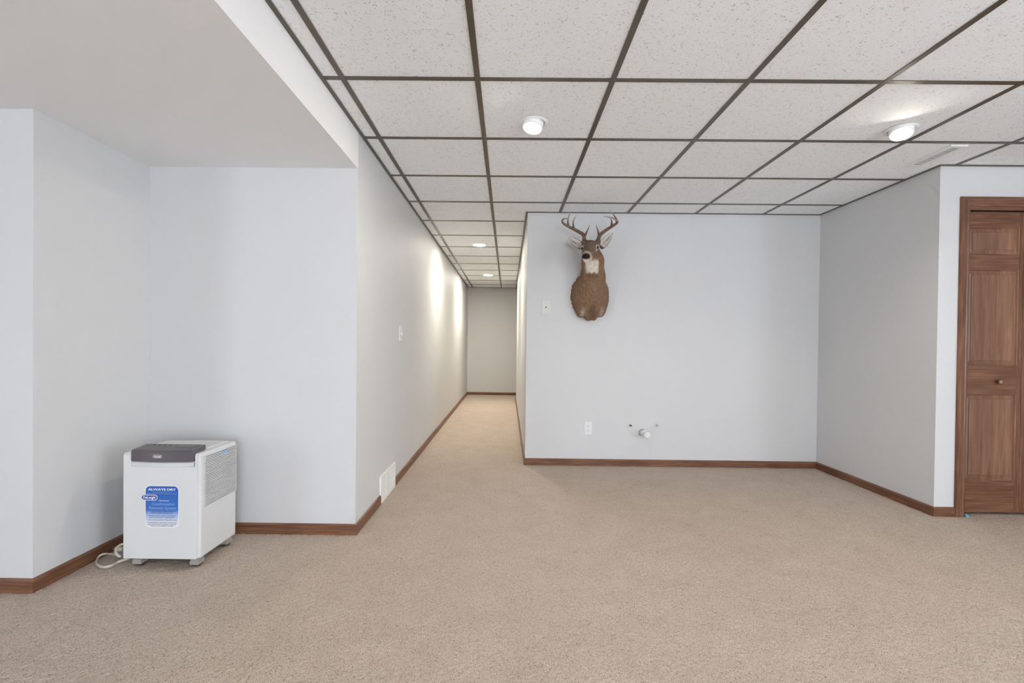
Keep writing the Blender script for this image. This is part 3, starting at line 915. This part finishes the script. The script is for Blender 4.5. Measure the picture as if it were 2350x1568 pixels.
def smin(a, b_, k):
    hh = np.clip(0.5 + 0.5 * (b_ - a) / k, 0, 1)
    return b_ * (1 - hh) + a * hh - k * hh * (1 - hh)
def cone(P, a, b_, ra, rb, sq=(1, 1, 1)):
    a, b_, sq = np.array(a, np.float32), np.array(b_, np.float32), np.array(sq, np.float32)
    Q = (P - a) / sq; d = (b_ - a) / sq
    t = np.clip((Q @ d) / (d @ d), 0, 1)
    return np.linalg.norm(Q - t[..., None] * d, axis=-1) - (ra + (rb - ra) * t)
def elli(P, c, r):
    q = (P - np.array(c, np.float32)) / np.array(r, np.float32)
    l = np.linalg.norm(q, axis=-1)
    return (l - 1) * min(r)

NOSE = np.array((-0.117, 0.475, 0.484))
SKULL = np.array((-0.058, 0.305, 0.590))
EYES = [np.array((-0.127, 0.357, 0.574)), np.array((-0.009, 0.360, 0.584))]
def deer_sdf(P):
    x, y, z = P[..., 0], P[..., 1], P[..., 2]
    # shoulder
    s = elli(P, (-0.004, 0.0, 0.225), (0.172, 0.150, 0.205))
    s = smin(s, elli(P, (0.000, 0.045, 0.150), (0.140, 0.120, 0.125)), 0.04)
    # brisket lobes and leg stubs
    for c, r in (((-0.026, 0.085, 0.040), (0.034, 0.048, 0.052)), ((0.022, 0.085, 0.042), (0.032, 0.048, 0.050)),
                 ((-0.094, 0.040, 0.085), (0.036, 0.055, 0.062)), ((0.094, 0.040, 0.090), (0.038, 0.055, 0.062))):
        s = smin(s, elli(P, c, r), 0.022)
    # neck
    s = smin(s, cone(P, (0.000, 0.085, 0.250), (0.000, 0.130, 0.370), 0.125, 0.102), 0.05)
    s = smin(s, cone(P, (0.000, 0.130, 0.370), (-0.016, 0.205, 0.500), 0.098, 0.092), 0.04)
    s = smin(s, cone(P, (-0.016, 0.205, 0.500), (-0.040, 0.260, 0.570), 0.088, 0.072), 0.03)
    # skull, cheeks and muzzle
    h = elli(P, SKULL, (0.066, 0.080, 0.066))
    h = smin(h, cone(P, (-0.070, 0.330, 0.572), (-0.112, 0.455, 0.493), 0.060, 0.036), 0.03)
    h = smin(h, cone(P, (-0.064, 0.315, 0.538), (-0.106, 0.430, 0.474), 0.048, 0.026), 0.025)
    h = smin(h, elli(P, NOSE + np.array((0.002, -0.008, 0.0)), (0.035, 0.030, 0.027)), 0.014)
    h = smin(h, cone(P, (-0.104, 0.430, 0.466), (-0.111, 0.462, 0.457), 0.022, 0.017), 0.010)
    for e_ in EYES:                                   # brow over each eye
        h = smin(h, elli(P, e_ + np.array((0, -0.012, 0.014)), (0.026, 0.026, 0.016)), 0.018)
    for c in ((-0.106, 0.300, 0.640), (0.006, 0.298, 0.642)):   # antler pedicles
        h = smin(h, elli(P, c, (0.026, 0.026, 0.026)), 0.02)
    for e_ in EYES:                                   # sockets
        c = e_ + (e_ - np.array((-0.068, 0.30, 0.578))) * 0.10
        h = np.maximum(h, -(np.linalg.norm(P - c.astype(np.float32), axis=-1) - 0.0135))
    s = smin(s, h, 0.025)
    # mouth line and nostrils
    s = np.maximum(s, -elli(P, (-0.119, 0.490, 0.462), (0.034, 0.030, 0.0035)))
    fw = NOSE - SKULL; fw = fw / np.linalg.norm(fw); sd = np.cross(fw, (0, 0, 1)); sd /= np.linalg.norm(sd)
    for q in (-1, 1):
        s = np.maximum(s, -(np.linalg.norm(P - (NOSE + sd * q * 0.017 + fw * 0.020 + np.array((0, 0, -0.002))).astype(np.float32), axis=-1) - 0.0075))
    # groove between the brisket lobes
    s = np.maximum(s, -elli(P, (-0.003, 0.142, 0.030), (0.0045, 0.012, 0.055)))
    # ragged hide edge at the wall
    ang = np.arctan2(z - 0.22, x)
    rag = 0.003 * np.sin(ang * 11 + 0.6) + 0.003 * np.sin(ang * 23 + 1.0) * np.sin(ang * 5) + 0.003 * np.sin(ang * 37 + 2) * np.sin(ang * 3 + 1)
    s = s + rag * np.clip(1 - y / 0.035, 0, 1)
    return np.maximum(s, -(y - 0.001))
DV, DF = surface_nets(deer_sdf, (-0.22, -0.012, -0.06), (0.22, 0.54, 0.70), 0.0046)

def fur_colours(V):
    n = len(V)
    nz = rng.random(n)
    brown = np.array(srgb(140, 111, 87)[:3]); dark = np.array(srgb(100, 78, 62)[:3]); red = np.array(srgb(156, 118, 90)[:3])
    grey = np.array(srgb(116, 100, 88)[:3]); white = np.array(srgb(226, 216, 202)[:3]); black = np.array(srgb(44, 38, 36)[:3])
    C = np.tile(brown, (n, 1))
    x, y, z = V[:, 0], V[:, 1], V[:, 2]
    def put(col, wgt):
        w_ = np.clip(wgt, 0, 1)[:, None]
        C[:] = C * (1 - w_) + col[None] * w_
    def ball(c, r, soft=0.4):
        d = np.linalg.norm((V - np.array(c)) / np.array(r), axis=1)
        return np.clip((1 - d) / soft, 0, 1)
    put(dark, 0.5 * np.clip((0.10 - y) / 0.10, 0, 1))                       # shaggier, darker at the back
    put(red, 0.6 * np.clip((z - 0.40) / 0.1, 0, 1) * np.clip((0.58 - z) / 0.05, 0, 1))
    put(dark, 0.7 * ball((0.0, 0.16, 0.05), (0.05, 0.08, 0.09)))            # dark brisket
    put(white, 0.40 * ball((-0.080, 0.09, 0.060), (0.028, 0.09, 0.075), 0.8))
    put(white, 0.40 * ball((0.086, 0.09, 0.066), (0.028, 0.09, 0.075), 0.8))
    put(dark, 0.5 * ball((-0.03, 0.26, 0.36), (0.09, 0.06, 0.025)))         # dark line under the bib
    bib = np.clip((0.062 - np.abs(x + 0.030 + 0.1 * (z - 0.42))) / 0.018, 0, 1) * np.clip((z - 0.385 + 0.004 * np.sin(x * 150) + 0.003 * nz) / 0.016, 0, 1) * np.clip((0.505 - z) / 0.03, 0, 1) * np.clip((y - 0.215) / 0.03, 0, 1)
    put(white, bib)
    head = np.clip((z - 0.475) / 0.03, 0, 1) * np.clip((y - 0.24) / 0.04, 0, 1)
    put(grey, 0.75 * head * np.clip((z - 0.515) / 0.03, 0, 1))
    put(dark, 0.8 * ball((-0.062, 0.34, 0.655), (0.075, 0.09, 0.03)))       # forehead
    put(dark, 0.45 * ball((-0.092, 0.42, 0.545), (0.022, 0.07, 0.05)))      # bridge of the nose
    for e_ in EYES:
        put(white, 0.85 * ball(e_, (0.030, 0.030, 0.027), 0.35))
        put(white, 0.55 * ball(e_ + np.array((0, 0.02, -0.030)), (0.018, 0.03, 0.024)))
        put(black, ball(e_, (0.0185, 0.020, 0.0165), 0.25))
    fw = NOSE - SKULL; fw = fw / np.linalg.norm(fw)
    t = (V - SKULL) @ fw
    put(white, 0.65 * np.clip((t - 0.166) / 0.010, 0, 1) * np.clip((0.200 - t) / 0.01, 0, 1) * np.clip((z - 0.44) / 0.01, 0, 1))
    put(white, np.clip((t - 0.12) / 0.02, 0, 1) * np.clip((0.4700 - z) / 0.008, 0, 1) * np.clip((y - 0.35) / 0.03, 0, 1))   # chin and jaw
    put(black, ball(NOSE + np.array((-0.003, 0.012, 0.001)), (0.040, 0.032, 0.0250), 0.3))
    C *= (0.86 + 0.28 * nz)[:, None]
    return np.clip(C, 0, 1)

def attr_mesh(name, V, F, cols, parent, mat, smooth=True):
    me = bpy.data.meshes.new(name)
    o0 = world_loc(parent)
    W = [tuple(D(p) - o0) for p in V]
    me.from_pydata(W, [], [list(map(int, f)) for f in F])
    a = me.color_attributes.new('fur', 'FLOAT_COLOR', 'POINT')
    a.data.foreach_set('color', np.concatenate([cols, np.ones((len(V), 1))], 1).astype(np.float32).ravel())
    me.polygons.foreach_set('use_smooth', [smooth] * len(F))
    bm = bmesh.new(); bm.from_mesh(me)
    bmesh.ops.recalc_face_normals(bm, faces=bm.faces)
    bm.to_mesh(me); bm.free()
    me.materials.append(M[mat])
    return link(bpy.data.objects.new(name, me), parent)

def fur_mat():
    m = new_mat('deer_fur', (0.3, 0.2, 0.1, 1), 0.85, 0, 0.15)
    n, l, bs = nodes(m)
    at = n.new('ShaderNodeAttribute'); at.attribute_name = 'fur'
    f = noise(m, world_coords(m, (1, 1, 0.22)), 420, 2, 0.6)
    g = noise(m, world_coords(m, (1, 1, 0.5)), 60, 3, 0.6)
    c = mix(m, at.outputs['Color'], (0.5, 0.5, 0.5, 1), 0.0)
    k = ramp(m, f, [(0.30, (0.62,) * 3 + (1,)), (0.68, (1.18,) * 3 + (1,))])
    k2 = ramp(m, g, [(0.35, (0.80,) * 3 + (1,)), (0.65, (1.1,) * 3 + (1,))])
    colour(m, mix(m, mix(m, c, k, 1.0, 'MULTIPLY'), k2, 1.0, 'MULTIPLY'))
    bump(m, f, 0.5, 0.003)
    return m
M['fur'] = fur_mat()
bo = attr_mesh('body', DV, DF, fur_colours(DV), deer, 'fur')
sm_ = bo.modifiers.new('relax', 'SMOOTH'); sm_.factor = 0.5; sm_.iterations = 2

def ear(base, tip, wid, low):
    """cupped leaf; low: sign of the side that bulges downwards"""
    B, Tp = np.array(base), np.array(tip)
    ax = Tp - B
    wv = np.array((-ax[2], 0, ax[0])) * low; wv /= np.linalg.norm(wv)     # towards the lower edge
    nv = np.array((-0.25 * np.sign(ax[0]) * 0, 1.0, -0.10))
    V, C = [], []
    NU, NV = 18, 12
    white, dk, br, pk = (np.array(srgb(*c)[:3]) for c in ((222, 214, 206), (62, 50, 44), (120, 92, 74), (176, 150, 136)))
    for i in range(NU + 1):
        u = i / NU
        pr = math.sin(PI * min(1.0, (u * 0.90 + 0.10)) ** 0.80) ** 0.60
        for j in range(NV + 1):
            v = -1 + 2 * j / NV
            wd = wid * pr * (1.0 if v < 0 else 1.35 * (1 - 0.35 * u))
            cup = 0.018 * pr * (v * v - 0.6) + 0.012 * (u - 0.5) ** 2
            V.append(B + ax * u + wv * wd * v + nv * cup)
            if abs(v) > 0.86 or u > 0.95:
                c = dk
            else:
                c = white * (0.92 + 0.1 * random.random())
                mid = math.exp(-((v - 0.15) / 0.22) ** 2) * math.exp(-((u - 0.62) / 0.28) ** 2)
                c = c * (1 - 0.75 * mid) + br * 0.75 * mid
                if u < 0.12:
                    c = br
            C.append(c)
    nfront = len(V)
    for p in list(V):
        V.append(p - nv * 0.005)
        C.append(br * 0.9)
    F = []
    W_ = NV + 1
    for i in range(NU):
        for j in range(NV):
            a = i * W_ + j
            F.append((a, a + 1, a + W_ + 1, a + W_))
            F.append((nfront + a, nfront + a + W_, nfront + a + W_ + 1, nfront + a + 1))
    ring = [j for j in range(W_)] + [i * W_ + NV for i in range(1, NU + 1)] + [NU * W_ + j for j in range(NV - 1, -1, -1)] + [i * W_ for i in range(NU - 1, 0, -1)]
    for a, b_ in zip(ring, ring[1:] + ring[:1]):
        F.append((a, nfront + a, nfront + b_, b_))
    return np.array(V), F, np.array(C)
for base, tip, low in (((-0.112, 0.262, 0.606), (-0.228, 0.250, 0.690), 1), ((0.030, 0.262, 0.606), (0.144, 0.250, 0.732), -1)):
    V_, F_, C_ = ear(base, tip, 0.031, low)
    attr_mesh('ear', V_, F_, C_, deer, 'fur')

M['eye'] = new_mat('glass_eye', (0.012, 0.008, 0.006, 1), 0.06, 0, 0.6)
for e_ in EYES:
    MB().lathe(D(e_) - Vector((0, 0, 0.0125)), (0, 0, 1), [(0.0125 - 0.0125 * math.cos(PI * k / 12), max(0.0003, 0.0125 * math.sin(PI * k / 12))) for k in range(13)], 20).build('eye', 'eye', deer)

def antler_mat():
    m = new_mat('antler', srgb(120, 98, 80), 0.6, 0, 0.3)
    n, l, bs = nodes(m)
    at = n.new('ShaderNodeAttribute'); at.attribute_name = 'fur'
    g = noise(m, world_coords(m), 90, 3, 0.6)
    k = ramp(m, g, [(0.35, (0.72,) * 3 + (1,)), (0.65, (1.1,) * 3 + (1,))])
    colour(m, mix(m, at.outputs['Color'], k, 1.0, 'MULTIPLY'))
    bump(m, g, 0.35, 0.002)
    return m
M['antler'] = antler_mat()
def antler(runs):
    V, F, C = [], [], []
    dk, lt = np.array(srgb(118, 92, 72)[:3]), np.array(srgb(196, 188, 176)[:3])
    for pts, r0, r1, tipw in runs:
        P = catmull(pts, 6)
        N_ = len(P)
        mb = MB()
        rad = []
        for i in range(N_):
            t = i / (N_ - 1)
            rad.append(r0 + (r1 - r0) * t ** 1.2 + 0.0006 * math.sin(i * 2.3))
        rad[-1] = 0.0012
        mb.tube(P, rad, 10)
        k = len(V)
        V += [np.array(v) for v in mb.v]
        F += [[i + k for i in f] for f in mb.f]
        for i in range(N_):
            t = i / (N_ - 1)
            wgt = tipw * max(0, (t - 0.35) / 0.65)
            C += [dk * (1 - wgt) + lt * wgt] * 10
    return np.array(V), F, np.array(C)
LB = [(-0.107, 0.296, 0.640), (-0.108, 0.272, 0.704), (-0.157, 0.262, 0.741), (-0.231, 0.282, 0.771), (-0.281, 0.32, 0.788), (-0.301, 0.36, 0.799), (-0.291, 0.40, 0.809), (-0.268, 0.43, 0.800)]
LG2 = [(-0.235, 0.285, 0.773), (-0.244, 0.29, 0.804), (-0.241, 0.285, 0.851), (-0.213, 0.27, 0.913)]
LG3 = [(-0.186, 0.268, 0.752), (-0.196, 0.27, 0.788), (-0.193, 0.27, 0.834), (-0.165, 0.26, 0.879)]
LBR = [(-0.106, 0.278, 0.682), (-0.086, 0.31, 0.727), (-0.067, 0.33, 0.778)]
RB = [(0.008, 0.296, 0.640), (0.030, 0.272, 0.704), (0.077, 0.262, 0.747), (0.136, 0.28, 0.783), (0.160, 0.32, 0.797), (0.156, 0.36, 0.804), (0.115, 0.40, 0.816), (0.068, 0.43, 0.817), (0.026, 0.45, 0.817)]
RG2 = [(0.160, 0.335, 0.797), (0.150, 0.345, 0.824), (0.129, 0.335, 0.865), (0.094, 0.30, 0.915)]
RG3 = [(0.124, 0.275, 0.775), (0.129, 0.27, 0.826), (0.111, 0.25, 0.877)]
RBR = [(0.026, 0.278, 0.690), (0.005, 0.31, 0.738), (-0.015, 0.33, 0.779)]
for runs in ([(LB, 0.0165, 0.0035, 0.5), (LG2, 0.0095, 0.002, 1), (LG3, 0.0095, 0.002, 1), (LBR, 0.0115, 0.002, 0.6)],
             [(RB, 0.0165, 0.0035, 0.8), (RG2, 0.0105, 0.002, 1), (RG3, 0.0095, 0.002, 1), (RBR, 0.0115, 0.002, 0.6)]):
    V_, F_, C_ = antler(runs)
    attr_mesh('antler', V_, F_, C_, deer, 'antler')
